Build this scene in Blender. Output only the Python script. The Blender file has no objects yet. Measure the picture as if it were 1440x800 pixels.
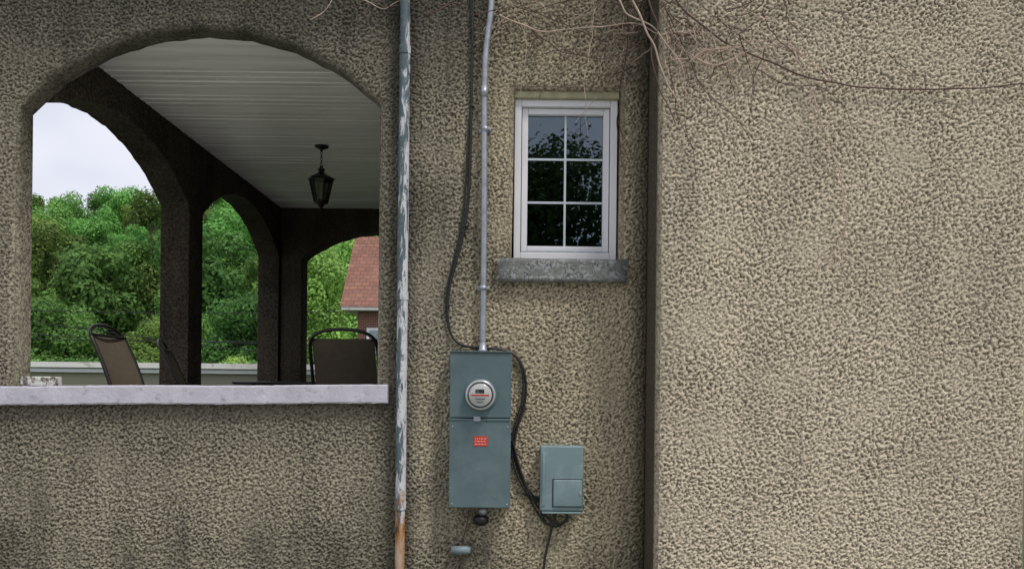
import bpy, bmesh, math, random
import numpy as np
from mathutils import Vector, Matrix
random.seed(7); rng=np.random.default_rng(11)
scene=bpy.context.scene
EYE=1.65; CD=4.4; F=1056.0; RA=math.radians(0.6)
def P(px,py,y=0.0):
    """survey helper: photo measurement -> world point on the plane y"""
    u=(px-716)/F; v=(540-py)/F
    u0=u*math.cos(RA)-v*math.sin(RA); v0=u*math.sin(RA)+v*math.cos(RA)
    d=y+CD
    return Vector((u0*d,y,EYE+v0*d))

# ---------------------------------------------------------------- materials
def new_mat(name):
    m=bpy.data.materials.new(name); m.use_nodes=True
    nt=m.node_tree; nt.nodes.clear()
    out=nt.nodes.new('ShaderNodeOutputMaterial')
    b=nt.nodes.new('ShaderNodeBsdfPrincipled')
    nt.links.new(b.outputs[0],out.inputs[0])
    return m,nt,b,out
def N(nt,t,**kw):
    n=nt.nodes.new(t)
    for k,v in kw.items():
        if k in n.inputs.keys(): n.inputs[k].default_value=v
        else: setattr(n,k,v)
    return n
def L(nt,a,b): nt.links.new(a,b)
def ramp(nt,stops,src=None):
    r=nt.nodes.new('ShaderNodeValToRGB')
    e=r.color_ramp.elements
    while len(e)<len(stops): e.new(0.5)
    for i,(p,c) in enumerate(stops):
        e[i].position=p
        e[i].color=(c,c,c,1) if not hasattr(c,'__len__') else (*c,1)
    if src is not None: L(nt,src,r.inputs[0])
    return r
def mth(nt,op,a,b=None,clamp=False):
    n=nt.nodes.new('ShaderNodeMath'); n.operation=op; n.use_clamp=clamp
    for i,x in enumerate((a,b)):
        if x is None: continue
        if isinstance(x,(int,float)): n.inputs[i].default_value=x
        else: L(nt,x,n.inputs[i])
    return n.outputs[0]
def mixc(nt,fac,a,b,mode='MIX'):
    n=nt.nodes.new('ShaderNodeMix'); n.data_type='RGBA'; n.blend_type=mode
    for idx,x in ((0,fac),(6,a),(7,b)):
        if isinstance(x,(int,float)): n.inputs[idx].default_value=x
        elif isinstance(x,(tuple,list)): n.inputs[idx].default_value=(*x,1)
        else: L(nt,x,n.inputs[idx])
    return n.outputs[2]
def noise(nt,vec,scale,detail=3,rough=0.55,dist=0.0):
    n=nt.nodes.new('ShaderNodeTexNoise'); n.inputs['Scale'].default_value=scale
    n.inputs['Detail'].default_value=detail; n.inputs['Roughness'].default_value=rough
    n.inputs['Distortion'].default_value=dist
    L(nt,vec,n.inputs['Vector']); return n.outputs[0]
def coords(nt,scale=None):
    tc=nt.nodes.new('ShaderNodeTexCoord')
    if scale is None: return tc.outputs['Object']
    mp=nt.nodes.new('ShaderNodeMapping'); mp.inputs['Scale'].default_value=scale
    L(nt,tc.outputs['Object'],mp.inputs[0]); return mp.outputs[0]
def maprange(nt,val,a,b,c=0.0,d=1.0,smooth=False):
    n=nt.nodes.new('ShaderNodeMapRange'); n.inputs['From Min'].default_value=a; n.inputs['From Max'].default_value=b
    n.inputs['To Min'].default_value=c; n.inputs['To Max'].default_value=d
    if smooth: n.interpolation_type='SMOOTHSTEP'
    L(nt,val,n.inputs['Value']); return n.outputs[0]
def bump(nt,b,h,strength=1.0,dist=0.01):
    n=nt.nodes.new('ShaderNodeBump'); n.inputs['Strength'].default_value=strength
    n.inputs['Distance'].default_value=dist
    L(nt,h,n.inputs['Height']); L(nt,n.outputs[0],b.inputs['Normal'])

def stucco(name,light,mid,dark,gscale=58,bd=0.022,kind='wall',geo=False):
    m,nt,b,out=new_mat(name)
    v=coords(nt)
    if geo:
        at=N(nt,'ShaderNodeAttribute',attribute_name='relief')
        h=mth(nt,'ADD',mth(nt,'MULTIPLY',at.outputs['Fac'],0.62),mth(nt,'MULTIPLY',noise(nt,v,120,2.0,0.6),0.38))
    else:
        h=noise(nt,v,gscale,3.5,0.62,0.25)
    cr=ramp(nt,[(0.31,dark),(0.48,mid),(0.64,light)],h)
    c=cr.outputs[0]
    s1=noise(nt,v,1.1,5,0.65,0.5)
    s2=noise(nt,coords(nt,(4.0,4.0,0.45)),1.4,5,0.62)
    st=mth(nt,'ADD',mth(nt,'MULTIPLY',s1,0.55),mth(nt,'MULTIPLY',s2,0.45))
    sr=ramp(nt,[(0.38,(0.56,0.56,0.56)),(0.49,(0.90,0.89,0.88)),(0.62,(1.14,1.13,1.09))],st)
    c=mixc(nt,0.38 if kind=='bay' else 0.95,c,sr.outputs[0],'MULTIPLY')
    sx=N(nt,'ShaderNodeSeparateXYZ'); L(nt,v,sx.inputs[0])
    X=sx.outputs['X']; Z=sx.outputs['Z']
    wob=mth(nt,'MULTIPLY',mth(nt,'SUBTRACT',st,0.5),1.6)
    def mask(c,k,amt,col): return mixc(nt,mth(nt,'MULTIPLY',k,amt),c,col)
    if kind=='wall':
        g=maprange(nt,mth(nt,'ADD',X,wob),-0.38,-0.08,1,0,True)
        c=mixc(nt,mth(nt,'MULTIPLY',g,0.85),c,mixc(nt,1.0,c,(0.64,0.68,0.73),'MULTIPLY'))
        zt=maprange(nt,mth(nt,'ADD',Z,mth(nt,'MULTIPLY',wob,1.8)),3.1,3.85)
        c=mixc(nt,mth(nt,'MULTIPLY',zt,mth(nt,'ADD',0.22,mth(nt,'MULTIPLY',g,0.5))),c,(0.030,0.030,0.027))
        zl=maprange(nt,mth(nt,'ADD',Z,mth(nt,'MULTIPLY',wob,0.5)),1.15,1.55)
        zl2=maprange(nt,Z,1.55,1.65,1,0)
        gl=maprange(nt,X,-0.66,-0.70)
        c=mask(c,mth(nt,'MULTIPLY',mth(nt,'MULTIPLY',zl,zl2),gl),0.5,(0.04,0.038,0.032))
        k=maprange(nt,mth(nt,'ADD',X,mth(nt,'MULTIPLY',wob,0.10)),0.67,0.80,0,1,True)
        c=mask(c,k,0.75,(0.03,0.027,0.02))  # strip beside the bay corner: dark staining plus painted-in recess shade
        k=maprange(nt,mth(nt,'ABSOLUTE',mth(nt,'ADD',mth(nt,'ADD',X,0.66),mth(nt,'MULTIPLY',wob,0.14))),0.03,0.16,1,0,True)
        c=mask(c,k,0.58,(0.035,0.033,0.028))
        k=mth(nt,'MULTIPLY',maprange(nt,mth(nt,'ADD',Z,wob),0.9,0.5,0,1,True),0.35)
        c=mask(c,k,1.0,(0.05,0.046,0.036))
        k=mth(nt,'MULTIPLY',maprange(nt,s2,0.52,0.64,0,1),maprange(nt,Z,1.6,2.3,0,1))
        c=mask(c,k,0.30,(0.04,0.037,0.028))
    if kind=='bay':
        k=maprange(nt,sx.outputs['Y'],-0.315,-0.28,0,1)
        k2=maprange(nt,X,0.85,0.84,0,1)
        c=mask(c,mth(nt,'MULTIPLY',k,k2),0.8,(0.035,0.03,0.022))  # bay side face darkened in the colour to deepen its corner shade
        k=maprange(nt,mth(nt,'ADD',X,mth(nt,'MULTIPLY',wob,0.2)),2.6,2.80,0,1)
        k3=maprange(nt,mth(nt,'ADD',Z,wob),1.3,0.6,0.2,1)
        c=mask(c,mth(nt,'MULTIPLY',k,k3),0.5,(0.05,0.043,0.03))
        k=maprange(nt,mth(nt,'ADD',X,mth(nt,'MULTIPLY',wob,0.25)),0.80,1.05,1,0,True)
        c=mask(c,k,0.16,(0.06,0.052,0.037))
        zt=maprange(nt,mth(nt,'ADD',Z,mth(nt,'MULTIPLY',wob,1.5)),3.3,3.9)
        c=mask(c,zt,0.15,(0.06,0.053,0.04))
    L(nt,c,b.inputs['Base Color'])
    b.inputs['Roughness'].default_value=0.95
    b.inputs['Specular IOR Level'].default_value=0.1
    if geo: bump(nt,b,h,0.85,0.010)
    else: bump(nt,b,h,1.0,bd)
    return m
CW=((0.55,0.485,0.355),(0.35,0.305,0.218),(0.095,0.08,0.055))
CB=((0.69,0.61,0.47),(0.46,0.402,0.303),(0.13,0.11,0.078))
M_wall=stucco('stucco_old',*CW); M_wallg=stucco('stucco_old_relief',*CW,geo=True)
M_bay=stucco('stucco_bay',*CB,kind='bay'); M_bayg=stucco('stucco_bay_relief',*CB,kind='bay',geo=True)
M_porch=stucco('stucco_porch_shaded',(0.12,0.10,0.08),(0.068,0.057,0.044),(0.026,0.022,0.016),kind='porch')  # stucco in darker colours that stand in for the porch shade

def simple(name,col,rough=0.5,metal=0.0,var=0.15,vs=6,bs=0.0,bscale=80,dirt=None,dscale=3,dpos=(0.5,0.62)):
    m,nt,b,out=new_mat(name); v=coords(nt)
    n=noise(nt,v,vs,4,0.6)
    r=ramp(nt,[(0.3,tuple(x*(1-var) for x in col)),(0.7,tuple(min(1,x*(1+var)) for x in col))],n)
    c=r.outputs[0]
    if dirt:
        d=ramp(nt,[(dpos[0],0.0),(dpos[1],1.0)],noise(nt,v,dscale,6,0.7,0.3))
        c=mixc(nt,d.outputs[0],c,dirt)
    L(nt,c,b.inputs['Base Color']); b.inputs['Roughness'].default_value=rough
    b.inputs['Metallic'].default_value=metal
    if bs>0: bump(nt,b,noise(nt,v,bscale,4,0.6),bs,0.004)
    return m
M_ledge=simple('painted_ledge',(0.50,0.485,0.55),0.8,var=0.12,vs=9,bs=0.9,bscale=40,dirt=(0.24,0.23,0.235),dscale=16,dpos=(0.56,0.74))
M_white=simple('white_vinyl',(0.74,0.74,0.77),0.4,var=0.03)
M_boxg=simple('meter_grey_paint',(0.09,0.138,0.15),0.42,var=0.18,vs=4,bs=0.1,bscale=25,dirt=(0.14,0.19,0.195),dscale=5,dpos=(0.5,0.75))
M_boxt=simple('telecom_grey_plastic',(0.17,0.245,0.26),0.5,var=0.1,vs=4,bs=0.05,dirt=(0.26,0.33,0.34),dscale=6,dpos=(0.5,0.8))
M_galv=simple('galvanised_steel',(0.36,0.39,0.43),0.45,0.5,var=0.2,vs=18,bs=0.1,dirt=(0.2,0.2,0.2),dscale=20,dpos=(0.55,0.72))
M_cable=simple('black_cable',(0.012,0.012,0.013),0.5,var=0.2)
M_black=simple('black_iron',(0.015,0.013,0.012),0.45,0.3,var=0.2)
M_chrome=simple('meter_ring',(0.55,0.56,0.58),0.3,0.6,var=0.1)
M_dial=simple('meter_dial',(0.50,0.51,0.49),0.5,var=0.06,vs=30)
M_red=simple('red_label',(0.55,0.05,0.03),0.5,var=0.1,vs=40)
M_lcd=simple('lcd_dark',(0.03,0.035,0.03),0.3)
M_sling=simple('sling_fabric',(0.10,0.078,0.052),0.8,var=0.12,vs=30,bs=0.3,bscale=300)
M_frame=simple('chair_frame',(0.02,0.018,0.016),0.4,0.3)
M_sky_in=simple('interior_wall',(0.05,0.05,0.055),0.9)
M_vine=simple('dry_vine',(0.46,0.35,0.28),0.85,var=0.35,vs=8)
M_vine2=simple('dark_vine',(0.10,0.06,0.045),0.85,var=0.35,vs=8)
M_deck=simple('porch_floor',(0.36,0.35,0.33),0.6,var=0.15)
M_bark=simple('bark',(0.10,0.08,0.06),0.9,var=0.3)
M_trim=simple('white_trim',(0.78,0.77,0.75),0.6,var=0.06,dirt=(0.40,0.39,0.36),dscale=4,dpos=(0.57,0.72))
M_asph=simple('asphalt_roof',(0.10,0.10,0.10),0.9,var=0.2)
M_conc=simple('bounce_slab_concrete',(0.42,0.41,0.38),0.9,var=0.15,vs=2,bs=0.3,dirt=(0.25,0.24,0.22),dscale=1.5)  # pale surface for the added light-bouncing slab

m,nt,b,_=new_mat('ceiling_paint'); v=coords(nt)
c=ramp(nt,[(0.3,(0.68,0.66,0.62)),(0.55,(0.82,0.80,0.76)),(0.75,(0.88,0.865,0.83))],noise(nt,coords(nt,(0.6,9,1)),1.6,5))
L(nt,c.outputs[0],b.inputs['Base Color']); b.inputs['Roughness'].default_value=0.40
bump(nt,b,noise(nt,v,12,3),0.3,0.003); M_ceil=m
M_gap=simple('plank_gap',(0.08,0.075,0.065),0.9)

m,nt,b,_=new_mat('flaking_stone_sill'); v=coords(nt)
vo=N(nt,'ShaderNodeTexVoronoi',feature='DISTANCE_TO_EDGE'); vo.inputs['Scale'].default_value=20
dn=N(nt,'ShaderNodeTexNoise'); dn.inputs['Scale'].default_value=12; dn.inputs['Detail'].default_value=6; L(nt,v,dn.inputs['Vector'])
va=N(nt,'ShaderNodeVectorMath',operation='MULTIPLY_ADD'); va.inputs[1].default_value=(.2,.2,.2)
L(nt,dn.outputs['Color'],va.inputs[0]); L(nt,v,va.inputs[2]); L(nt,va.outputs[0],vo.inputs['Vector'])
cr=ramp(nt,[(0.015,(0.05,0.05,0.05)),(0.07,(0.25,0.26,0.26)),(0.5,(0.33,0.34,0.34))],vo.outputs['Distance'])
fl=ramp(nt,[(0.47,0.0),(0.53,1.0)],noise(nt,v,16,6,0.65))
c=mixc(nt,mth(nt,'MULTIPLY',fl.outputs[0],0.85),cr.outputs[0],(0.17,0.175,0.16))
L(nt,c,b.inputs['Base Color']); b.inputs['Roughness'].default_value=0.85
bump(nt,b,mth(nt,'ADD',cr.outputs[0],noise(nt,v,60,4)),0.9,0.006); M_sill=m

m,nt,b,_=new_mat('flaking_downspout'); v=coords(nt)
n1=noise(nt,coords(nt,(11,11,2.2)),2.4,7,0.75,0.6)
sx=N(nt,'ShaderNodeSeparateXYZ'); L(nt,v,sx.inputs[0])
up=maprange(nt,sx.outputs['Z'],2.0,3.5,0.01,0.07)
lf=maprange(nt,sx.outputs['X'],-0.655,-0.595,0.09,-0.07)
pk=ramp(nt,[(0.50,0.0),(0.53,1.0)],mth(nt,'ADD',mth(nt,'ADD',n1,up),lf))
c=mixc(nt,pk.outputs[0],(0.60,0.61,0.64),(0.075,0.115,0.135))
c=mixc(nt,mth(nt,'MULTIPLY',ramp(nt,[(0.50,0.0),(0.66,1.0)],noise(nt,v,26,5)).outputs[0],0.5),c,(0.24,0.235,0.225))
mr=maprange(nt,mth(nt,'ADD',sx.outputs['Z'],mth(nt,'MULTIPLY',mth(nt,'SUBTRACT',noise(nt,v,14,5),0.5),0.7)),0.98,0.88)
c=mixc(nt,mr,c,ramp(nt,[(0.38,(0.08,0.035,0.015)),(0.50,(0.38,0.18,0.06)),(0.64,(0.46,0.33,0.24))],noise(nt,coords(nt,(2,2,0.5)),18,5)).outputs[0])
L(nt,c,b.inputs['Base Color']); b.inputs['Roughness'].default_value=0.6
bump(nt,b,n1,0.6,0.01); M_spout=m

M_block=simple('flaking_block',(0.6,0.6,0.56),0.8,var=0.1,dirt=(0.12,0.1,0.08),dscale=30,dpos=(0.48,0.56),bs=0.5,bscale=50)

def clear(name,tint,base,edge,rough,gcol=(1,1,1)):
    m,nt,b,out=new_mat(name); nt.nodes.remove(b)
    lw=N(nt,'ShaderNodeLayerWeight'); lw.inputs['Blend'].default_value=0.5
    f=mth(nt,'ADD',base,mth(nt,'MULTIPLY',mth(nt,'POWER',lw.outputs['Facing'],3.0),edge),True)
    tr=N(nt,'ShaderNodeBsdfTransparent'); tr.inputs[0].default_value=(*tint,1)
    gl=N(nt,'ShaderNodeBsdfGlossy'); gl.inputs['Roughness'].default_value=rough; gl.inputs[0].default_value=(*gcol,1)
    mx=N(nt,'ShaderNodeMixShader'); L(nt,f,mx.inputs[0]); L(nt,tr.outputs[0],mx.inputs[1]); L(nt,gl.outputs[0],mx.inputs[2]); L(nt,mx.outputs[0],out.inputs[0])
    return m
M_glass=clear('window_glass',(0.5,0.55,0.55),0.15,0.8,0.01,(0.72,0.88,1.0))
M_clear=clear('clear_cover',(0.94,0.95,0.95),0.05,0.5,0.06)

def foliage(name,c0,c1):
    m,nt,b,out=new_mat(name)
    at=N(nt,'ShaderNodeAttribute',attribute_name='shade')
    oi=N(nt,'ShaderNodeObjectInfo')
    c=ramp(nt,[(0.0,c0),(1.0,c1)],at.outputs['Fac']).outputs[0]
    hs=N(nt,'ShaderNodeHueSaturation'); L(nt,c,hs.inputs['Color'])
    L(nt,mth(nt,'ADD',0.46,mth(nt,'MULTIPLY',oi.outputs['Random'],0.055)),hs.inputs['Hue'])
    rr=N(nt,'ShaderNodeTexWhiteNoise',noise_dimensions='1D'); L(nt,oi.outputs['Random'],rr.inputs['W'])
    L(nt,mth(nt,'ADD',0.55,mth(nt,'MULTIPLY',rr.outputs['Value'],0.95)),hs.inputs['Value'])
    L(nt,hs.outputs[0],b.inputs['Base Color']); b.inputs['Roughness'].default_value=0.6
    b.inputs['Specular IOR Level'].default_value=0.2
    t=N(nt,'ShaderNodeBsdfTranslucent'); L(nt,hs.outputs[0],t.inputs[0])
    mx=N(nt,'ShaderNodeMixShader'); mx.inputs[0].default_value=0.35
    L(nt,b.outputs[0],mx.inputs[1]); L(nt,t.outputs[0],mx.inputs[2]); L(nt,mx.outputs[0],out.inputs[0])
    return m
M_leaf=foliage('tree_leaves',(0.07,0.165,0.035),(0.26,0.52,0.13))
M_leafd=foliage('dark_leaves',(0.012,0.035,0.012),(0.045,0.105,0.03))

m,nt,b,_=new_mat('grass_ground'); v=coords(nt)
c=ramp(nt,[(0.3,(0.03,0.06,0.015)),(0.7,(0.07,0.12,0.03))],noise(nt,v,1.5,8)).outputs[0]
L(nt,c,b.inputs['Base Color']); b.inputs['Roughness'].default_value=0.95; M_grass=m
m,nt,b,_=new_mat('red_brick')
tc=coords(nt); sp=N(nt,'ShaderNodeSeparateXYZ'); L(nt,tc,sp.inputs[0]); cb=N(nt,'ShaderNodeCombineXYZ')
L(nt,mth(nt,'ADD',sp.outputs[0],sp.outputs[1]),cb.inputs[0]); L(nt,sp.outputs[2],cb.inputs[1])
bk=N(nt,'ShaderNodeTexBrick'); bk.inputs['Color1'].default_value=(0.20,0.06,0.035,1); bk.inputs['Color2'].default_value=(0.13,0.04,0.028,1)
bk.inputs['Mortar'].default_value=(0.3,0.26,0.22,1); bk.inputs['Scale'].default_value=1.0
bk.inputs['Brick Width'].default_value=0.22; bk.inputs['Row Height'].default_value=0.075; bk.inputs['Mortar Size'].default_value=0.008
L(nt,cb.outputs[0],bk.inputs[0]); L(nt,bk.outputs[0],b.inputs['Base Color']); b.inputs['Roughness'].default_value=0.9; M_brick=m
m,nt,b,_=new_mat('red_shingles'); tc=coords(nt)
sp=N(nt,'ShaderNodeSeparateXYZ'); L(nt,tc,sp.inputs[0]); cb=N(nt,'ShaderNodeCombineXYZ')
L(nt,sp.outputs[0],cb.inputs[0]); L(nt,sp.outputs[2],cb.inputs[1])
bk=N(nt,'ShaderNodeTexBrick'); bk.inputs['Color1'].default_value=(0.32,0.145,0.095,1); bk.inputs['Color2'].default_value=(0.20,0.09,0.065,1)
bk.inputs['Mortar'].default_value=(0.10,0.045,0.035,1); bk.inputs['Scale'].default_value=1.0
bk.inputs['Brick Width'].default_value=0.35; bk.inputs['Row Height'].default_value=0.20; bk.inputs['Mortar Size'].default_value=0.02
L(nt,cb.outputs[0],bk.inputs[0]); L(nt,mixc(nt,0.35,bk.outputs[0],ramp(nt,[(0.3,(0.13,0.065,0.05)),(0.7,(0.33,0.18,0.13))],noise(nt,tc,1.2,6)).outputs[0]),b.inputs['Base Color']); b.inputs['Roughness'].default_value=0.9; M_shingle=m
m,nt,b,_=new_mat('tan_siding'); tc=coords(nt)
wv=N(nt,'ShaderNodeTexWave',bands_direction='Z',wave_profile='SAW'); wv.inputs['Scale'].default_value=1.6; L(nt,tc,wv.inputs[0])
L(nt,ramp(nt,[(0.0,(0.20,0.19,0.14)),(0.12,(0.34,0.32,0.245)),(1.0,(0.38,0.36,0.275))],wv.outputs[1]).outputs[0],b.inputs['Base Color']); M_siding=m

# ---------------------------------------------------------------- geometry helpers
def link(o,parent=None):
    scene.collection.objects.link(o)
    if parent is not None: o.parent=parent
    return o
def empty(name):
    return link(bpy.data.objects.new(name,None))
def mesh_obj(name,verts,faces,mat,parent=None,smooth=False):
    me=bpy.data.meshes.new(name); me.from_pydata([tuple(v) for v in verts],[],faces); me.update()
    if mat: me.materials.append(mat)
    if smooth:
        for p in me.polygons: p.use_smooth=True
    return link(bpy.data.objects.new(name,me),parent)
def box(name,x0,x1,y0,y1,z0,z1,mat,parent=None,bev=0.0,seg=3,shear=0.0):
    bm=bmesh.new()
    bmesh.ops.create_cube(bm,size=1)
    for v in bm.verts:
        v.co=Vector(((x0+x1)/2+v.co.x*(x1-x0),(y0+y1)/2+v.co.y*(y1-y0),(z0+z1)/2+v.co.z*(z1-z0)))
    if bev>0: bmesh.ops.bevel(bm,geom=bm.edges[:],offset=bev,segments=seg,affect='EDGES',profile=0.5)
    me=bpy.data.meshes.new(name); bm.to_mesh(me); bm.free(); me.materials.append(mat)
    if bev>0:
        for p in me.polygons: p.use_smooth=len(p.vertices)!=4 or p.area<bev*4
    return link(bpy.data.objects.new(name,me),parent)
def tube(name,pts,r,mat,parent=None,nurbs=True,res=3,taper=None):
    cu=bpy.data.curves.new(name,'CURVE'); cu.dimensions='3D'; cu.bevel_depth=r; cu.bevel_resolution=res; cu.use_fill_caps=True
    cu.resolution_u=8 if res>1 else 4
    s=cu.splines.new('NURBS' if nurbs else 'POLY'); s.points.add(len(pts)-1)
    for i,p in enumerate(pts):
        s.points[i].co=(*p,1)
        s.points[i].radius=1.0 if taper is None else 1+(taper-1)*i/(len(pts)-1)
    if nurbs: s.order_u=min(4,len(pts)); s.use_endpoint_u=True
    cu.materials.append(mat)
    return link(bpy.data.objects.new(name,cu),parent)
def lathe(name,prof,mat,loc=(0,0,0),axis='Z',seg=32,parent=None,smooth=True):
    vs=[];fs=[]
    for (r,h) in prof:
        for k in range(seg):
            a=2*math.pi*k/seg
            vs.append(Vector((r*math.cos(a),r*math.sin(a),h)))
    if axis=='Y': vs=[Vector((v.x,-v.z,v.y)) for v in vs]
    if axis=='X': vs=[Vector((v.z,v.x,v.y)) for v in vs]
    vs=[v+Vector(loc) for v in vs]
    for i in range(len(prof)-1):
        for k in range(seg):
            k2=(k+1)%seg
            fs.append((i*seg+k,i*seg+k2,(i+1)*seg+k2,(i+1)*seg+k))
    fs.append(tuple(range(seg))[::-1]); fs.append(tuple((len(prof)-1)*seg+k for k in range(seg)))
    return mesh_obj(name,vs,fs,mat,parent,smooth)
def plate(name,outer,holes,thick,bev,M,mat,parent=None):
    cu=bpy.data.curves.new('tmp','CURVE'); cu.dimensions='2D'; cu.fill_mode='BOTH'
    cu.extrude=thick/2-bev; cu.bevel_depth=bev; cu.bevel_resolution=3; cu.offset=-bev
    for loop in [outer]+holes:
        s=cu.splines.new('POLY'); s.points.add(len(loop)-1); s.use_cyclic_u=True
        for i,p in enumerate(loop): s.points[i].co=(p[0],p[1],0,1)
    o=link(bpy.data.objects.new('tmp',cu)); bpy.context.view_layer.update()
    dg=bpy.context.evaluated_depsgraph_get()
    me=bpy.data.meshes.new_from_object(o.evaluated_get(dg)); me.name=name
    me.transform(M); bpy.data.objects.remove(o)
    me.materials.clear(); me.materials.append(mat)
    return link(bpy.data.objects.new(name,me),parent)
def arch_pts(xl,xr,zs,za,c=None,half=None,n=40):
    c=(xl+xr)/2 if c is None else c; half=(xr-xl)/2 if half is None else half
    rise=za-zs; R=(half*half+rise*rise)/(2*rise); pts=[]
    for i in range(n+1):
        x=xr+(xl-xr)*i/n
        z=za-(R-math.sqrt(max(0,R*R-(x-c)**2)))
        pts.append((x,z+0.004*math.sin(x*23)+0.003*math.sin(x*51)))
    return pts
def arch_loop(xl,xr,zb,zs,za,c=None,half=None,n=40):
    return [(xl,zb),(xr,zb)]+arch_pts(xl,xr,zs,za,c,half,n)
M_front=lambda yc: Matrix.Translation((0,yc,0))@Matrix.Rotation(math.radians(90),4,'X')
M_side=lambda xc: Matrix(((0,0,1,xc),(1,0,0,0),(0,1,0,0),(0,0,0,1)))

def field(nx,nz,step,wl,seed):
    """band-limited random field with feature size wl (m), unit variance"""
    r=np.random.default_rng(seed); w=r.normal(size=(nz,nx))
    fz=np.fft.fftfreq(nz,step)[:,None]; fx=np.fft.rfftfreq(nx,step)[None,:]
    f=np.sqrt(fz**2+fx**2)*wl
    H=np.exp(-((f-0.9)/0.5)**2)
    o=np.fft.irfft2(np.fft.rfft2(w)*H,s=(nz,nx)); return o/o.std()
def relief_sheet(name,x0,x1,z0,z1,step,ybase,amp,mat,parent,seed,dist_fn,margin):
    nx=int((x1-x0)/step)+1; nz=int((z1-z0)/step)+1
    X,Z=np.meshgrid(x0+np.arange(nx)*step,z0+np.arange(nz)*step)
    a=field(nx,nz,step,0.0225,seed); b=field(nx,nz,step,0.0135,seed+1); c=field(nx,nz,step,0.042,seed+2); e=field(nx,nz,step,0.45,seed+3)
    hgt=0.62*a+0.52*b+0.36*c
    hgt=np.tanh(hgt*(0.76+0.12*e))
    D=dist_fn(X,Z)
    fade=np.clip((D-margin)/0.03,0,1)
    Y=ybase-0.006-(hgt+0.55)*amp*(0.35+0.65*fade)+0.006*(1-fade)
    co=np.stack([X,Y,Z],-1).reshape(-1,3)
    keepv=(D>margin)
    idx=np.arange(nx*nz).reshape(nz,nx)
    kq=keepv[:-1,:-1]&keepv[1:,:-1]&keepv[:-1,1:]&keepv[1:,1:]
    q=np.stack([idx[:-1,:-1],idx[:-1,1:],idx[1:,1:],idx[1:,:-1]],-1)[kq]
    me=bpy.data.meshes.new(name)
    me.vertices.add(len(co)); me.vertices.foreach_set('co',co.astype(np.float32).ravel())
    me.loops.add(q.size); me.loops.foreach_set('vertex_index',q.astype(np.int32).ravel())
    me.polygons.add(len(q)); me.polygons.foreach_set('loop_start',(np.arange(len(q))*4).astype(np.int32))
    me.polygons.foreach_set('loop_total',np.full(len(q),4,dtype=np.int32))
    at=me.attributes.new('relief','FLOAT','POINT'); at.data.foreach_set('value',(0.5+0.32*hgt).astype(np.float32).ravel())
    me.materials.append(mat); me.update(calc_edges=True); me.validate()
    me.polygons.foreach_set('use_smooth',np.ones(len(me.polygons),dtype=bool))
    print(name,len(q))
    return link(bpy.data.objects.new(name,me),parent)

# ---------------------------------------------------------------- house
house=empty('stucco_house')
TH=0.14
wx0,wx1,wz0,wz1=0.005,0.635,2.385,3.375
outer=[(-3.12,-0.3),(3.0,-0.3),(3.0,5.6),(-3.12,5.6)]
arch=arch_loop(-2.885,-0.775,1.55,3.27,3.71,c=-1.81,half=1.045)
win=[(wx0,wz0),(wx1,wz0),(wx1+0.004,wz1),(wx0+0.012,wz1)]
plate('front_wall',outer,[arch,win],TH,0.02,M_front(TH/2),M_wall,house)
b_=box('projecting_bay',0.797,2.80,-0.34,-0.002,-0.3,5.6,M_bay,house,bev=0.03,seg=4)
_rise=0.44; _R=(1.045**2+_rise**2)/(2*_rise)
def dist_wall(X,Z):
    dxl=-2.885-X; dxr=X+0.775
    dc=np.sqrt((X+1.81)**2+(Z-(3.71-_R))**2)-_R
    da=np.maximum(np.maximum(np.maximum(dxl,dxr),1.55-Z),dc)
    dw=np.maximum(np.maximum(wx0-X,X-wx1-.004),np.maximum(wz0-Z,Z-wz1))
    de=np.minimum(X+3.115,0.80-X)
    return np.minimum(np.minimum(da,dw),de+0.03)
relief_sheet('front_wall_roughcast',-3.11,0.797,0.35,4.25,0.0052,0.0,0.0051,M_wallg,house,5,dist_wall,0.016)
def dist_bay(X,Z): return np.minimum(X-0.797,2.80-X)
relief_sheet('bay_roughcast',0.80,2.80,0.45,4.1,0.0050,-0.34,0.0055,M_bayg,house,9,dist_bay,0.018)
XI=-2.75; XO=-3.0; YF=4.57
Y0=TH+0.003
ap=arch_pts(Y0,2.03,3.13,3.52,c=0.95,half=1.09)
so=[(Y0,-0.3),(YF+0.25,-0.3),(YF+0.25,5.5),(Y0,5.5)]+ap[::-1]+[(2.03,1.55),(Y0,1.55)]
a2=arch_loop(2.31,YF-0.04,1.55,3.13,3.54)
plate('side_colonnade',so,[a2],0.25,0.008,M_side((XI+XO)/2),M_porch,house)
fo=[(XI+0.003,-0.3),(-0.76,-0.3),(-0.76,5.5),(XI+0.003,5.5)]
a3=arch_loop(-2.485,-0.80,1.55,3.11,3.45,c=-1.57,half=0.93)
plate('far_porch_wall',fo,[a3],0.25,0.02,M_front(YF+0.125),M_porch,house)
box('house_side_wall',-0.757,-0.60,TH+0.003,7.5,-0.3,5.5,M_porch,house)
box('porch_floor',XI+0.002,-0.759,TH+0.002,YF-0.002,0.8,0.95,M_deck,house)
vs=[];fs=[]
y=TH+0.004
while y<YF-0.01:
    w=0.083; y1=min(y+w,YF-0.004); z=3.725; g=random.choice((0.007,0.008,0.008,0.016))
    i=len(vs); t=random.uniform(-0.004,0.004)
    for xx in (XI+0.004,-0.762):
        vs+= [(xx,y,z+0.012),(xx,y+g*0.5,z+t),(xx,y1-g*0.5,z-t),(xx,y1,z+0.012)]
    for k in range(3): fs.append((i+k,i+k+1,i+4+k+1,i+4+k))
    y=y1
mesh_obj('porch_ceiling_planks',vs,fs,M_ceil,house)
box('ceiling_backing',XI+0.003,-0.761,TH+0.003,YF-0.003,3.745,3.8,M_gap,house)
box('roof_eave',-3.4,3.3,-0.6,7.9,5.61,5.75,M_trim,house)
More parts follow.
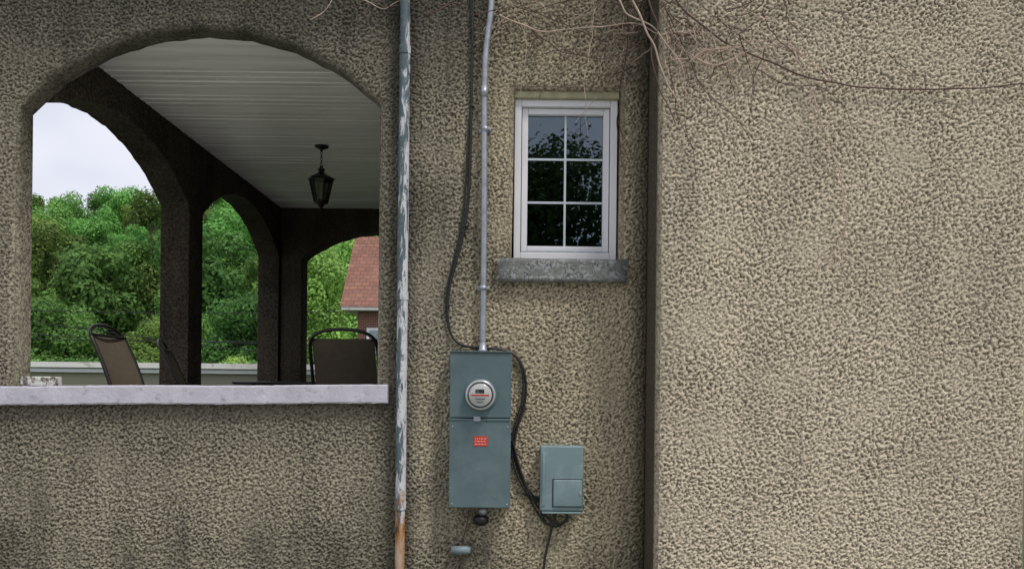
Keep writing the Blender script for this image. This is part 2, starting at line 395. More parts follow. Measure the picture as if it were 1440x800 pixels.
v=[(-3.45,-0.65,5.753),(3.35,-0.65,5.753),(3.35,7.95,5.753),(-3.45,7.95,5.753),(-1.5,3.6,7.6),(1.5,3.6,7.6)]
mesh_obj('hip_roof',v,[(0,1,5,4),(1,2,5),(2,3,4,5),(3,0,4),(3,2,1,0)],M_asph,house)
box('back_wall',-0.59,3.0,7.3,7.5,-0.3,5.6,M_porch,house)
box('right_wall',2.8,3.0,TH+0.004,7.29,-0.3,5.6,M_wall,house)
def ledge(name,p0,p1,y0,y1,t,mat):
    n=90; vs=[];fs=[]
    prof=[(y0+0.004,-t),(y0,-t+0.008),(y0,-0.008),(y0+0.006,0),(y1,0),(y1,-t)]
    for i in range(n+1):
        s=i/n; x=p0[0]+(p1[0]-p0[0])*s; z=p0[1]+(p1[1]-p0[1])*s
        for (yy,zz) in prof:
            vs.append((x,yy+random.uniform(-.0015,.0015)+0.002*math.sin(x*9),z+zz+random.uniform(-.002,.002)+0.002*math.sin(x*5)))
    k=len(prof)
    for i in range(n):
        for j in range(k):
            j2=(j+1)%k; fs.append((i*k+j,(i+1)*k+j,(i+1)*k+j2,i*k+j2))
    fs.append(tuple(range(k))); fs.append(tuple(n*k+j for j in range(k))[::-1])
    return mesh_obj(name,vs,fs,mat,house)
lp0=P(-20,543,-0.05); lp1=P(545,541,-0.05)
ledge('porch_ledge',(-3.13,lp0.z),(lp1.x,lp1.z),-0.055,0.17,0.108,M_ledge)
box('side_ledge',XO-0.04,XI+0.04,TH+0.04,YF-0.05,1.5,1.585,M_ledge,house,bev=0.008)
box('far_ledge',XI+0.05,-0.762,YF-0.04,YF+0.29,1.5,1.583,M_ledge,house,bev=0.008)

# window
win_e=empty('window')
def frame(prefix,x0,x1,z0,z1,y0,y1,w,mat,par,bev=0.004):
    box(prefix+'_left',x0,x0+w,y0,y1,z0,z1,mat,par,bev)
    box(prefix+'_right',x1-w,x1,y0,y1,z0,z1,mat,par,bev)
    box(prefix+'_top',x0+w+.0005,x1-w-.0005,y0+.001,y1,z1-w,z1,mat,par,bev)
    box(prefix+'_bottom',x0+w+.0005,x1-w-.0005,y0+.001,y1,z0,z0+w,mat,par,bev)
M_lint=simple('lintel_stucco',(0.40,0.375,0.25),0.95,var=0.25,vs=20,bs=0.9,bscale=60)
fx0,fx1,fz0,fz1=wx0+0.012,wx1-0.010,wz0+0.006,wz1-0.040
box('lintel',wx0+.001,wx1-.001,0.022,0.125,fz1+0.001,wz1+.01,M_lint,win_e,bev=0.006)
frame('outer_frame',fx0,fx1,fz0,fz1,0.045,0.125,0.040,M_white,win_e)
frame('sash',fx0+0.044,fx1-0.044,fz0+0.046,fz1-0.044,0.068,0.12,0.036,M_white,win_e)
gx0,gx1,gz0,gz1=fx0+0.080,fx1-0.080,fz0+0.082,fz1-0.080
mesh_obj('glass_pane',[(gx0-.01,.094,gz0-.01),(gx1+.01,.094,gz0-.01),(gx1+.01,.095,gz1+.01),(gx0-.01,.095,gz1+.01)],[(0,1,2,3)],M_glass,win_e)
cx=(gx0+gx1)/2
M_munt=simple('muntin_vinyl',(0.52,0.58,0.62),0.4,var=0.03)
box('muntin_vertical',cx-.0065,cx+.0065,0.088,0.0925,gz0,gz1,M_munt,win_e,bev=.001)
for i,t in enumerate((0.335,0.665)):
    z=gz0+(gz1-gz0)*t
    box('muntin_horizontal_%d'%(i+1),gx0,gx1,0.0875,0.092,z-.0065,z+.0065,M_munt,win_e,bev=.001)
box('screen_sill',fx0+0.045,fx1-0.045,0.055,0.067,fz0+0.041,fz0+0.049,M_galv,win_e)
vs=[(-.3,.16,2.0),(1.6,.16,2.0),(1.6,2.5,2.0),(-.3,2.5,2.0),(-.3,.16,4.2),(1.6,.16,4.2),(1.6,2.5,4.2),(-.3,2.5,4.2)]
mesh_obj('room_interior',vs,[(0,1,2,3),(4,7,6,5),(1,5,6,2),(2,6,7,3),(3,7,4,0)],M_sky_in,win_e)
s0=P(699,363,-0.05); s1=P(882,397,-0.05)
bm=bmesh.new(); bmesh.ops.create_cube(bm,size=1)
for v_ in bm.verts:
    v_.co=Vector(((s0.x+s1.x)/2+v_.co.x*(s1.x-s0.x),0.01+v_.co.y*0.14,(s0.z+s1.z)/2+v_.co.z*(s0.z-s1.z)))
bmesh.ops.bevel(bm,geom=bm.edges[:],offset=0.004,segments=2,affect='EDGES')
bmesh.ops.subdivide_edges(bm,edges=bm.edges[:],cuts=7,use_grid_fill=True)
from mathutils import noise as mn
for v_ in bm.verts:
    n_=mn.noise_vector(v_.co*22)*0.003+mn.noise_vector(v_.co*60)*0.002
    v_.co+=n_
me=bpy.data.meshes.new('stone_sill'); bm.to_mesh(me); bm.free(); me.materials.append(M_sill)
for p in me.polygons: p.use_smooth=True
link(bpy.data.objects.new('stone_sill',me),win_e)

# ---------------------------------------------------------------- downspout
ds=empty('downspout')
def spout_seg(name,za,zb,r,extra=0):
    A=P(570,0,-0.05); B=P(562,800,-0.05)
    def at(z):
        t=(z-B.z)/(A.z-B.z); return Vector((B.x+(A.x-B.x)*t,-0.05,z))
    n=60; seg=20; vs=[];fs=[]
    for i in range(n+1):
        z=za+(zb-za)*i/n; c=at(z); c.x+=0.004*mn.noise(Vector((0,0,z*1.3)))
        for k in range(seg):
            a=2*math.pi*k/seg; rr=r*(1+0.05*mn.noise(Vector((math.cos(a),math.sin(a),z*6))))
            vs.append((c.x+rr*math.cos(a)*0.98,c.y+rr*math.sin(a),z))
    for i in range(n):
        for k in range(seg):
            k2=(k+1)%seg; fs.append((i*seg+k,i*seg+k2,(i+1)*seg+k2,(i+1)*seg+k))
    return mesh_obj(name,vs,fs,M_spout,ds,True)
spout_seg('lower_pipe',0.05,0.95,0.029)
spout_seg('middle_pipe',0.93,3.6,0.032)
spout_seg('upper_pipe',3.56,5.55,0.029)
for i,z in enumerate((0.94,3.57,2.15)):
    spout_seg('collar_%d'%(i+1),z-0.02,z+0.03,0.0352)
# ---------------------------------------------------------------- conduit
cd=empty('electrical_conduit')
cp=[(694,-60),(692,0),(689,30),(683,70),(681,120),(681,300),(680,400),(679,470),(679,494)]
tube('pipe',[P(a,b2,-0.05) for a,b2 in cp],0.0175,M_galv,cd,res=5)
for i,(a,b2) in enumerate(((682,182),(679.5,405))):
    c=P(a,b2,-0.05)
    lathe('strap_ring_%d'%(i+1),[(0.0185,-0.012),(0.0215,-0.012),(0.0215,0.012),(0.0185,0.012)],M_galv,c,parent=cd)
    box('strap_foot_%d'%(i+1),c.x-0.035,c.x+0.035,-0.020,-0.002,c.z-0.011,c.z+0.011,M_galv,cd,bev=0.002)
    box('strap_bolt_%d'%(i+1),c.x+0.020,c.x+0.034,-0.055,-0.012,c.z-0.008,c.z+0.008,M_galv,cd,bev=0.003)
c=P(679,488,-0.05)
lathe('connector',[(0.020,-0.03),(0.026,-0.03),(0.026,-0.012),(0.021,-0.01),(0.021,0.02),(0.019,0.024)],M_galv,c,parent=cd,seg=24)
c=P(681,130,-0.05)
lathe('coupling',[(0.018,-0.03),(0.0205,-0.03),(0.0205,0.03),(0.018,0.03)],M_galv,c,parent=cd)
# ---------------------------------------------------------------- meter enclosure
mt=empty('electric_meter_box')
fy=-0.135
a=P(633,495,fy); b2=P(719,588,fy); c2=P(631,713,fy); d2=P(717,590,fy)
x0=(a.x+c2.x)/2; x1=(b2.x+d2.x)/2+0.002
box('back_box',x0+.003,x1-.003,fy+0.014,-0.003,c2.z+.003,a.z-.003,M_boxg,mt,bev=0.005)
box('upper_cover',x0,x1,fy,fy+0.013,b2.z+0.002,a.z,M_boxg,mt,bev=0.004)
box('lower_cover',x0,x1,fy-0.002,fy+0.013,c2.z,b2.z-0.004,M_boxg,mt,bev=0.004)
box('rain_lip',x0-.004,x1+.004,fy-0.008,-0.003,a.z+0.001,a.z+0.007,M_boxg,mt,bev=0.002)
box('cover_fold',x0+.004,x1-.004,fy-0.008,fy-0.001,b2.z-0.014,b2.z-0.004,M_boxg,mt,bev=0.002)
box('hasp',P(666,590,fy).x,P(676,590,fy).x,fy-0.016,fy-0.001,b2.z-0.018,b2.z+0.010,M_galv,mt,bev=0.002)
tube('seal_wire',[P(673,588,fy-.012),P(680,584,fy-.03),P(686,588,fy-.015),P(684,594,fy-.012)],0.0015,M_black,mt)
for i,(sx_,sz_) in enumerate(((x0+.018,c2.z+.02),(x1-.018,c2.z+.02),(x0+.018,b2.z-.05),(x1-.018,b2.z-.05))):
    lathe('screw_%d'%(i+1),[(0.005,0.0),(0.005,0.003),(0.003,0.004)],M_galv,(sx_,fy-.002,sz_),axis='Y',seg=12,parent=mt)
mc=P(676,555,fy)
lathe('meter_collar',[(0.092,0.0),(0.092,0.012),(0.088,0.016),(0.080,0.016)],M_boxg,mc,axis='Y',seg=48,parent=mt)
lathe('meter_ring',[(0.078,0.014),(0.084,0.018),(0.085,0.036),(0.080,0.042),(0.073,0.042),(0.072,0.03)],M_chrome,mc,axis='Y',seg=48,parent=mt)
lathe('dial_face',[(0.064,0.030),(0.064,0.060),(0.061,0.064)],M_dial,mc,axis='Y',seg=48,parent=mt)
yy=mc.y-0.0655
box('lcd_window',mc.x-.028,mc.x+.022,yy,yy+.002,mc.z+.010,mc.z+.032,M_lcd,mt)
box('red_stripe',mc.x-.050,mc.x+.050,yy,yy+.002,mc.z-.006,mc.z+.003,M_red,mt)
for i in range(4):
    box('dial_text_%d'%(i+1),mc.x-.030+.003*i,mc.x+.030-.005*i,yy,yy+.002,mc.z-.016-.009*i,mc.z-.012-.009*i,M_lcd if i%2 else M_galv,mt)
prof=[(0.074,0.036)]
for i in range(10):
    t=i/9*math.pi/2
    prof.append((0.052+0.019*math.cos(t) if i<9 else 0.052,0.090+0.016*math.sin(t)))
prof.append((0.001,0.108))
lathe('glass_cover',prof,M_clear,mc,axis='Y',seg=48,parent=mt)
la=P(666,613,fy-.003); lb=P(686,627,fy-.003)
box('warning_label',la.x,lb.x,fy-0.0045,fy-0.0025,lb.z,la.z,M_red,mt)
for i in range(3):
    z=la.z-0.014-0.015*i
    xx=la.x+.008
    while xx<lb.x-.014:
        w=random.uniform(.005,.014)
        box('label_text',xx,min(xx+w,lb.x-.007),fy-0.0055,fy-0.0047,z-.0012,z+.0012,M_white,mt); xx+=w+.006
k=P(679,716,-0.07)
lathe('hub',[(0.022,0.01),(0.024,-0.02),(0.018,-0.022),(0.018,-0.05)],M_galv,k,parent=mt,seg=20)
lathe('dark_plug',[(0.026,-0.03),(0.045,-0.045),(0.045,-0.075),(0.025,-0.09),(0.001,-0.092)],M_black,k-Vector((0.01,0,0)),parent=mt,seg=20)
st=empty('pipe_stub')
q=P(648,773,-0.05)
lathe('pipe',[(0.018,-0.055),(0.024,-0.055),(0.024,0.04),(0.021,0.042),(0.021,0.055),(0.001,0.056)],simple('stub_paint',(0.16,0.21,0.24),0.5),q,axis='X',parent=st,seg=24)
box('pipe_bracket',q.x-.012,q.x+.012,-0.04,-0.002,q.z-.03,q.z+.020,M_galv,st,bev=0.003)
tube('ground_wire',[P(659,716,-0.03),P(658,735,-0.025),P(652,755,-0.025),P(649,770,-0.03)],0.003,M_vine2,st)
tube('ground_wire_lower',[P(650,778,-0.03),P(648,800,-0.025),P(647,860,-0.025)],0.003,M_vine2,st)
# ---------------------------------------------------------------- telecom box
tb=empty('telephone_junction_box')
ty=-0.10
a=P(760,626,ty); b3=P(820,719,ty)
box('housing',a.x+.003,b3.x-.003,ty+.02,-0.003,b3.z+.004,a.z-.004,M_boxt,tb,bev=0.008)
box('cover',a.x,b3.x,ty,ty+.022,b3.z,a.z,M_boxt,tb,bev=0.012,seg=4)
a=P(778,674,ty); b4=P(819,712,ty)
box('access_door',a.x,b4.x-.003,ty-.012,ty+.004,b4.z,a.z,M_boxt,tb,bev=0.007)
box('door_edge_groove',a.x-.004,b4.x-.001,ty-.003,ty+.004,b4.z-.004,a.z+.004,M_black,tb)
box('hinge_ridge',P(763,640,ty).x,P(767,640,ty).x,ty-.006,ty+.003,b3.z+.03,P(763,636,ty).z,M_boxt,tb,bev=.002)
box('latch',b4.x-.02,b4.x-.008,ty-.018,ty-.011,(a.z+b4.z)/2-.01,(a.z+b4.z)/2+.01,M_galv,tb,bev=.002)
box('bottom_lip',P(762,718,ty).x,P(817,718,ty).x,ty-.006,-0.01,b3.z-.014,b3.z-.002,M_boxt,tb,bev=.004)
# ---------------------------------------------------------------- cables
cb_=empty('service_cable')
WY=-0.010
c1=[(668,-50),(665,0),(664,60),(663,130),(662,200),(660,280),(652,330),(641,370),(632,400),(629,430),(629,455),(636,478),(652,487),(680,490),(706,490),(724,497),(735,512),(741,540),(738,570),(728,598),(722,622),(724,650),(735,678),(748,700),(770,712)]
tube('main_cable',[P(a,b,-0.016+WY) for a,b in c1],0.008,M_cable,cb_)
c1b=[(664,-50),(661,0),(665,60),(664,130),(657,200),(655,270),(649,320),(638,368),(629,398),(627,430),(628,460),(640,482),(655,488)]
tube('second_cable',[P(a,b,-0.014+WY) for a,b in c1b],0.0055,M_cable,cb_)
c2_=[(690,490),(716,492),(730,503),(737,530),(735,565),(723,600),(718,630),(724,665),(740,692),(752,715),(765,736),(782,742),(796,735),(800,722),(795,716)]
tube('loop_cable',[P(a,b,-0.022+WY) for a,b in c2_],0.0055,M_cable,cb_)
c3=[(721,620),(729,655),(740,685),(752,708),(770,728),(785,740),(799,730),(798,718),(784,716),(778,730),(772,760),(765,785),(763,815),(762,900)]
tube('drop_cable',[P(a,b,-0.03+WY) for a,b in c3],0.0075,M_cable,cb_)
c4=[(726,690),(745,700),(757,697),(762,705),(760,722),(768,735)]
tube('short_cable',[P(a,b,-0.016+WY) for a,b in c4],0.005,M_cable,cb_)
for (a,b2) in ((663,150),(655,318),(629,430),(738,575),(722,640)):
    c=P(a,b2,-0.016+WY); box('cable_clip',c.x-.013,c.x+.013,c.y-.011,-.002,c.z-.005,c.z+.005,M_cable,cb_,bev=.002)
# ---------------------------------------------------------------- lantern
ln=empty('hanging_lantern')
LX,LY=P(453,207,6.72-4.4-0.1).x,2.2
zc=3.722
lathe('canopy',[(0.001,0),(0.06,0),(0.058,-0.012),(0.035,-0.022),(0.012,-0.035),(0.008,-0.05)],M_black,(LX,LY,zc),parent=ln,seg=24)
def torus(name,c,R,r,ax,mat,par,sz=1.4):
    pts=[]
    for i in range(13):
        a=2*math.pi*i/12
        p=Vector((math.cos(a)*R,0,math.sin(a)*R*sz)) if ax==0 else Vector((0,math.cos(a)*R,math.sin(a)*R*sz))
        pts.append(Vector(c)+p)
    tube(name,pts,r,mat,par,nurbs=False,res=1)
for i in range(5): torus('chain_link_%d'%(i+1),(LX,LY,zc-0.062-0.026*i),0.010,0.003,i%2,M_black,ln)
zt=zc-0.19
lathe('lantern_cap',[(0.001,0.02),(0.012,0.018),(0.014,0.0),(0.03,-0.01),(0.03,-0.03),(0.018,-0.035),(0.05,-0.06),(0.115,-0.095),(0.122,-0.105),(0.108,-0.110)],M_black,(LX,LY,zt),parent=ln,seg=6,smooth=False)
for k_ in range(6):
    a=2*math.pi*k_/6
    tube('cage_bar_%d'%(k_+1),[(LX+.102*math.cos(a),LY+.102*math.sin(a),zt-.105),(LX+.058*math.cos(a),LY+.058*math.sin(a),zt-.30)],0.008,M_black,ln,nurbs=False)
lathe('lantern_glass',[(0.092,-0.11),(0.054,-0.295)],clear('lantern_smoked_glass',(0.45,0.42,0.36),0.08,0.5,0.15),(LX,LY,zt),parent=ln,seg=6,smooth=False)
lathe('lantern_base',[(0.001,-0.29),(0.062,-0.295),(0.064,-0.31),(0.03,-0.325),(0.018,-0.345),(0.006,-0.36),(0.001,-0.37)],M_black,(LX,LY,zt),parent=ln,seg=12)
lathe('candle_tube',[(0.014,-0.29),(0.014,-0.2),(0.001,-0.195)],M_trim,(LX,LY,zt),parent=ln,seg=10)

# ---------------------------------------------------------------- patio furniture
def chair(x,y,rot,w=0.46):
    e=empty('patio_chair'); e.location=(x,y,0.92); e.rotation_euler=(0,0,rot)
    hw=w/2
    def back(s,t):
        z=0.40+0.62*t; yy=-0.20-0.20*t-0.03*math.sin(t*math.pi)*-1
        return yy,z
    vs=[];fs=[]; nx,nz=10,14
    for j in range(nz+1):
        t=j/nz; yy,z=back(0,t)
        for i in range(nx+1):
            s=-1+2*i/nx; ww=hw*(0.92+0.0*t)
            vs.append((s*ww,yy-0.025*(1-s*s),z))
    for j in range(nz):
        for i in range(nx): q_=j*(nx+1)+i; fs.append((q_,q_+1,q_+nx+2,q_+nx+1))
    mesh_obj('back_sling',vs,fs,M_sling,e,True)
    vs=[];fs=[]
    for j in range(9):
        t=j/8
        for i in range(nx+1):
            s=-1+2*i/nx; vs.append((s*hw*0.92,-0.2+0.47*t,0.40+0.03*t-0.02*(1-s*s)*math.sin(t*math.pi)))
    for j in range(8):
        for i in range(nx): q_=j*(nx+1)+i; fs.append((q_,q_+1,q_+nx+2,q_+nx+1))
    mesh_obj('seat_sling',vs,fs,M_sling,e,True)
    pts=[(-hw,-0.2,0.40)]+[(-hw,)+back(0,t) for t in (0.3,0.6,0.9)]
    pts+=[(-hw*0.95,-0.415,1.03),(-hw*0.6,-0.435,1.075),(0,-0.44,1.088),(hw*0.6,-0.435,1.075),(hw*0.95,-0.415,1.03)]
    pts+=[(hw,)+back(0,t) for t in (0.9,0.6,0.3)]+[(hw,-0.2,0.40)]
    tube('back_frame',pts,0.012,M_frame,e)
    tube('top_crossbar',[(-hw,-0.395,1.015),(hw,-0.395,1.015)],0.009,M_frame,e,nurbs=False)
    for s in (-1,1):
        n_='left' if s<0 else 'right'
        tube('seat_rail_'+n_,[(s*hw,-0.2,0.40),(s*hw,0.27,0.43),(s*hw,0.29,0.3),(s*hw,0.31,0.03)],0.012,M_frame,e)
        tube('arm_'+n_,[(s*(hw+.02),-0.30,0.66),(s*(hw+.04),-0.1,0.655),(s*(hw+.04),0.2,0.64),(s*(hw+.03),0.28,0.60),(s*hw,0.28,0.42)],0.014,M_frame,e)
        tube('rear_leg_'+n_,[(s*hw,-0.2,0.40),(s*hw,-0.28,0.2),(s*hw,-0.32,0.03)],0.012,M_frame,e)
    tube('front_bar',[(-hw,0.26,0.42),(hw,0.26,0.42)],0.011,M_frame,e,nurbs=False)
    return e
chair(-2.22,0.50,-math.pi/2,0.42)
chair(-2.10,1.14,-math.pi/2+0.30,0.40).scale=(1,1,0.94)
chair(-1.12,1.05,0.0,0.46)
tbl=empty('patio_table')
lathe('table_top',[(0.001,0),(0.56,0),(0.575,0.008),(0.575,0.022),(0.56,0.028),(0.001,0.028)],M_frame,(-1.75,2.0,0.95+0.675),parent=tbl,seg=48)
for k_ in range(4):
    a=math.pi/4+k_*math.pi/2
    tube('table_leg_%d'%(k_+1),[(-1.75+.45*math.cos(a),2+.45*math.sin(a),0.95),(-1.75+.35*math.cos(a),2+.35*math.sin(a),1.3),(-1.75+.45*math.cos(a),2+.45*math.sin(a),1.63)],0.016,M_frame,tbl)
bk0=P(30,528,-0.02); bk1=P(75,543,-0.02)
blk=empty('painted_brick')
box('brick_body',bk0.x,bk1.x,-0.03,0.07,lp0.z+.0045,bk0.z-.004,M_block,blk,bev=0.006)

# ---------------------------------------------------------------- vines
vn=empty('dried_vines')
def vine(pts,r,mat,y=-0.02,taper=0.4,jit=2.5):
    out=[]; r=r*1.3
    for i in range(len(pts)-1):
        a=pts[i]; b=pts[i+1]; n=3
        for k in range(n):
            t=k/n
            out.append(P(a[0]+(b[0]-a[0])*t+random.uniform(-jit,jit),a[1]+(b[1]-a[1])*t+random.uniform(-jit,jit),y-0.022+random.uniform(-.02,.006)))
    out.append(P(*pts[-1],y-0.01))
    tube('vine_stem',out,r,mat,vn,res=1,taper=taper)
yb=-0.355
vine([(930,-30),(965,20),(1020,60),(1070,82),(1130,108),(1200,122),(1300,127),(1380,124),(1450,117)],0.0040,M_vine2,yb,0.7,1.5)
vine([(1110,60),(1135,110),(1158,180),(1180,240),(1190,300),(1186,360),(1184,385)],0.0026,M_vine,yb,0.6)
vine([(1190,320),(1175,350),(1150,375),(1132,392)],0.0024,M_vine,yb,0.6)
vine([(940,60),(1000,95),(1060,70),(1110,60),(1140,85)],0.003,M_vine,yb)
vine([(1060,95),(1100,120),(1150,118),(1190,150),(1200,190)],0.0022,M_vine2,yb)
vine([(950,100),(990,70),(1040,68),(1090,110)],0.003,M_vine,yb)
vine([(935,10),(960,60),(990,130),(1040,170),(1060,210)],0.0024,M_vine2,yb)
vine([(940,80),(948,130),(955,175),(975,210),(980,260)],0.0026,M_vine2,yb)
vine([(880,-20),(905,30),(925,80),(935,110),(955,150)],0.0045,M_vine,yb-.02,0.6)
vine([(905,-20),(925,35),(915,80),(930,130),(950,175)],0.0035,M_vine2,yb-.02,0.6)
vine([(860,-20),(880,20),(920,40),(960,90),(965,140)],0.0035,M_vine,yb-.02,0.6)
vine([(700,20),(760,45),(830,40),(890,30),(930,50),(980,40)],0.003,M_vine,yb)
vine([(730,-10),(745,40),(790,75),(850,85),(905,60),(940,75)],0.003,M_vine2,-0.10)
vine([(880,-10),(886,40),(874,110),(868,170),(872,220),(880,250)],0.0034,M_vine2,-0.02)
vine([(870,170),(880,200),(893,230)],0.0022,M_vine2,-0.02)
vine([(720,10),(740,50),(735,100),(728,150)],0.002,M_vine,-0.02)
vine([(440,30),(460,15),(475,-10)],0.003,M_vine,-0.02)
vine([(515,15),(530,0),(545,12),(600,4),(640,10)],0.003,M_vine2,-0.02)
vine([(510,0),(540,14),(580,-6)],0.0025,M_vine,-0.02)
vine([(600,20),(640,5),(665,22),(720,10),(790,-5)],0.003,M_vine2,-0.09)
for i in range(95):
    x=random.gauss(960,85); y=random.uniform(-20,100); bay=x>926
    pts=[(x,y)]; dx=random.uniform(-18,24); dy=random.uniform(-4,20)
    for k_ in range(random.randint(3,6)):
        dx+=random.uniform(-11,11); dy+=random.uniform(-8,9)
        if bay and x+dx<935 or (not bay and x+dx>905): dx=-dx*0.5
        x+=dx; y+=dy
        pts.append((x,y))
    vine(pts,random.uniform(0.0015,0.0028),random.choice((M_vine,M_vine2)),yb if bay else -0.02,0.5,2)
for i in range(30):
    x=random.uniform(690,900); y=random.uniform(-10,50); pts=[(x,y)]
    for k_ in range(random.randint(2,4)):
        x+=random.uniform(-24,24); y+=random.uniform(0,24); pts.append((x,y))
    vine(pts,random.uniform(0.0014,0.0024),random.choice((M_vine,M_vine2)),-0.015,0.4,2)

# ---------------------------------------------------------------- trees
def tree_mesh(name,seed,R,H,n=6500,leaf=0.4,base=0.28,mat=M_leaf,lobes=20):
    r=np.random.default_rng(seed)
    C=[];RR=[];S=[]
    for i in range(lobes):
        zc=base*H+(H-base*H)*(0.10+0.80*r.random())
        zr=(zc-base*H)/(H-base*H)
        prof=math.sin(math.pi*min(1,0.15+0.85*(1-zr)))**0.6
        a=r.random()*2*math.pi; rad=R*0.68*prof*math.sqrt(r.random())
        C.append((rad*math.cos(a),rad*math.sin(a),zc)); RR.append(R*(0.22+0.2*r.random())); S.append(r.random())
    C=np.array(C);RR=np.array(RR);S=np.array(S)
    w=RR**2; idx=r.choice(lobes,n,p=w/w.sum())
    d=r.normal(size=(n,3)); d/=np.linalg.norm(d,axis=1)[:,None]
    rad=RR[idx]*(1.08-0.45*r.random(n)**2.0)*(1+0.13*r.normal(size=n))
    c=C[idx]+d*rad[:,None]*np.array([1,1,0.85])
    nrm=d+0.4*r.normal(size=(n,3))+np.array([0,0,0.2]); nrm/=np.linalg.norm(nrm,axis=1)[:,None]
    t1=np.cross(nrm,r.normal(size=(n,3))); t1/=np.linalg.norm(t1,axis=1)[:,None]; t2=np.cross(nrm,t1)
    s=leaf*(0.5+0.7*r.random(n))[:,None]*0.5
    V=np.stack([c-t1*s*1.3,c-t2*s*.8,c+t1*s*1.3,c+t2*s*.8],1).reshape(-1,3)
    faces=[(4*i,4*i+1,4*i+2,4*i+3) for i in range(n)]
    shade=np.clip(0.55*S[idx]+0.45*r.random(n),0,1)
    verts=V.tolist()
    nl=len(faces)
    def limb(p0,p1,r0,r1):
        p0=Vector(p0);p1=Vector(p1);ax=(p1-p0).normalized();u=ax.orthogonal().normalized();w_=ax.cross(u)
        b=len(verts)
        for (p,rr) in ((p0,r0),((p0+p1)/2+u*r0*.5,(r0+r1)/2),(p1,r1)):
            for k in range(7):
                a=2*math.pi*k/7; verts.append(tuple(p+u*rr*math.cos(a)+w_*rr*math.sin(a)))
        for j in range(2):
            for k in range(7):
                faces.append((b+j*7+k,b+j*7+(k+1)%7,b+(j+1)*7+(k+1)%7,b+(j+1)*7+k))
    tr=H*0.022+0.04
    limb((0,0,-0.5),(0,0,H*0.45),tr,tr*0.6); limb((0,0,H*0.45),(0.1,0.1,H*0.85),tr*.6,tr*.2)
    for i in range(0,lobes,2):
        limb((0,0,H*(0.25+0.25*r.random())),tuple(C[i]),tr*.4,tr*.12)
    me=bpy.data.meshes.new(name); me.from_pydata(verts,[],faces)
    me.materials.append(mat); me.materials.append(M_bark)
    mi=np.zeros(len(faces),dtype=np.int32); mi[nl:]=1; me.polygons.foreach_set('material_index',mi)
    at=me.attributes.new('shade','FLOAT','FACE'); sh=np.zeros(len(faces),dtype=np.float32); sh[:nl]=shade; at.data.foreach_set('value',sh)
    me.update(); return me
forest_meshes=[tree_mesh('forest_tree_mesh_%d'%i,100+i,4.0+0.5*(i%3),9.5+1.3*(i%4),n=11000,leaf=0.34,base=0.08+0.03*(i%3),lobes=20) for i in range(6)]
def sm(t): t=max(0,min(1,t)); return t*t*(3-2*t)
def hz(x,y):
    h=28*sm((y-52)/100)*(1+0.12*math.sin(x/27+2.2)+0.04*math.sin(x/12))
    return h+6*sm((y-170)/400)
forest=empty('distant_tree_mass')
yrow=60.0; cnt=0
while yrow<158:
    sp=6.2+yrow*0.012
    x=-0.95*yrow
    while x<0.15*yrow:
        xx=x+random.uniform(-.4,.4)*sp; yy=yrow+random.uniform(-.4,.4)*sp
        o=bpy.data.objects.new('tree',random.choice(forest_meshes)); link(o,forest)
        s=random.uniform(0.60,1.25); o.location=(xx,yy,hz(xx,yy)-0.3); o.scale=(s*random.uniform(.85,1.1),s,s*random.uniform(.85,1.15)); o.rotation_euler=(0,0,random.uniform(0,6.28))
        x+=sp; cnt+=1
    yrow+=sp*0.95
print('forest',cnt)
bush=[tree_mesh('bush_mesh_%d'%i,200+i,2.0,3.2,n=9000,leaf=0.13,base=0.02,lobes=14) for i in range(3)]
hedge=empty('shrub_row')
for i in range(30):
    u=-1.0+1.0*i/29; yy=random.uniform(28,38)
    if u>-0.27: yy=24
    o=bpy.data.objects.new('shrub',random.choice(bush)); link(o,hedge)
    s=random.uniform(0.7,1.1); o.location=(u*(yy+4.4),yy,-0.2); o.scale=(s,s,s*random.uniform(.8,1.0)); o.rotation_euler=(0,0,random.uniform(0,6.28))
def tree(name,me,x,y,s,rz=0,z=None):
    o=bpy.data.objects.new(name,me); link(o); o.location=(x,y,hz(x,y)-0.1 if z is None else z); o.scale=(s,s,s); o.rotation_euler=(0,0,rz); return o
mid=tree_mesh('midground_tree_mesh',301,3.1,7.0,n=22000,leaf=0.19,base=0.10,lobes=26)
tree('maple_tree',mid,-0.60*50,46,1.0)
tree('maple_tree.001',mid,-0.36*52,48,1.1,2.0)
tree('maple_tree.002',mid,-0.47*56,52,0.95,4.0)
dk=tree_mesh('dark_tree_mesh',302,3.6,11,n=22000,leaf=0.21,base=0.1,lobes=28,mat=M_leaf)
tree('shade_tree',dk,-0.262*50,46,1.05,1.0)
tree('shade_tree.001',dk,-0.20*60,56,1.2,3.0)
near=tree_mesh('yard_tree_mesh',303,3.4,9.0,n=26000,leaf=0.15,base=0.2,lobes=26,mat=M_leafd)
for i,(x,y,s) in enumerate(((-6.5,-22,1.1),(0.2,-19,1.10),(4.6,-21,1.02),(10,-22,1.2),(-12,-20,1.1))):
    tree('yard_tree' if i==0 else 'yard_tree.%03d'%i,near,x,y,s,i*1.3,z=-0.1)

# ---------------------------------------------------------------- terrain
ax=np.unique(np.concatenate([np.linspace(-1500,-200,12),np.linspace(-200,200,101),np.linspace(200,1500,12)]))
vs=[];fs=[]; n=len(ax)
for yv in ax:
    for xv in ax: vs.append((xv,yv,hz(xv,yv)))
for j in range(n-1):
    for i in range(n-1): q=j*n+i; fs.append((q,q+1,q+n+1,q+n))
mesh_obj('ground',vs,fs,M_grass,None,True)
mesh_obj('bounce_slab',[(-9,-9,.004),(9,-9,.004),(9,-0.9,.004),(-9,-0.9,.004)],[(0,1,2,3)],M_conc)  # unseen pale slab, added to bounce light up onto ceiling and wall

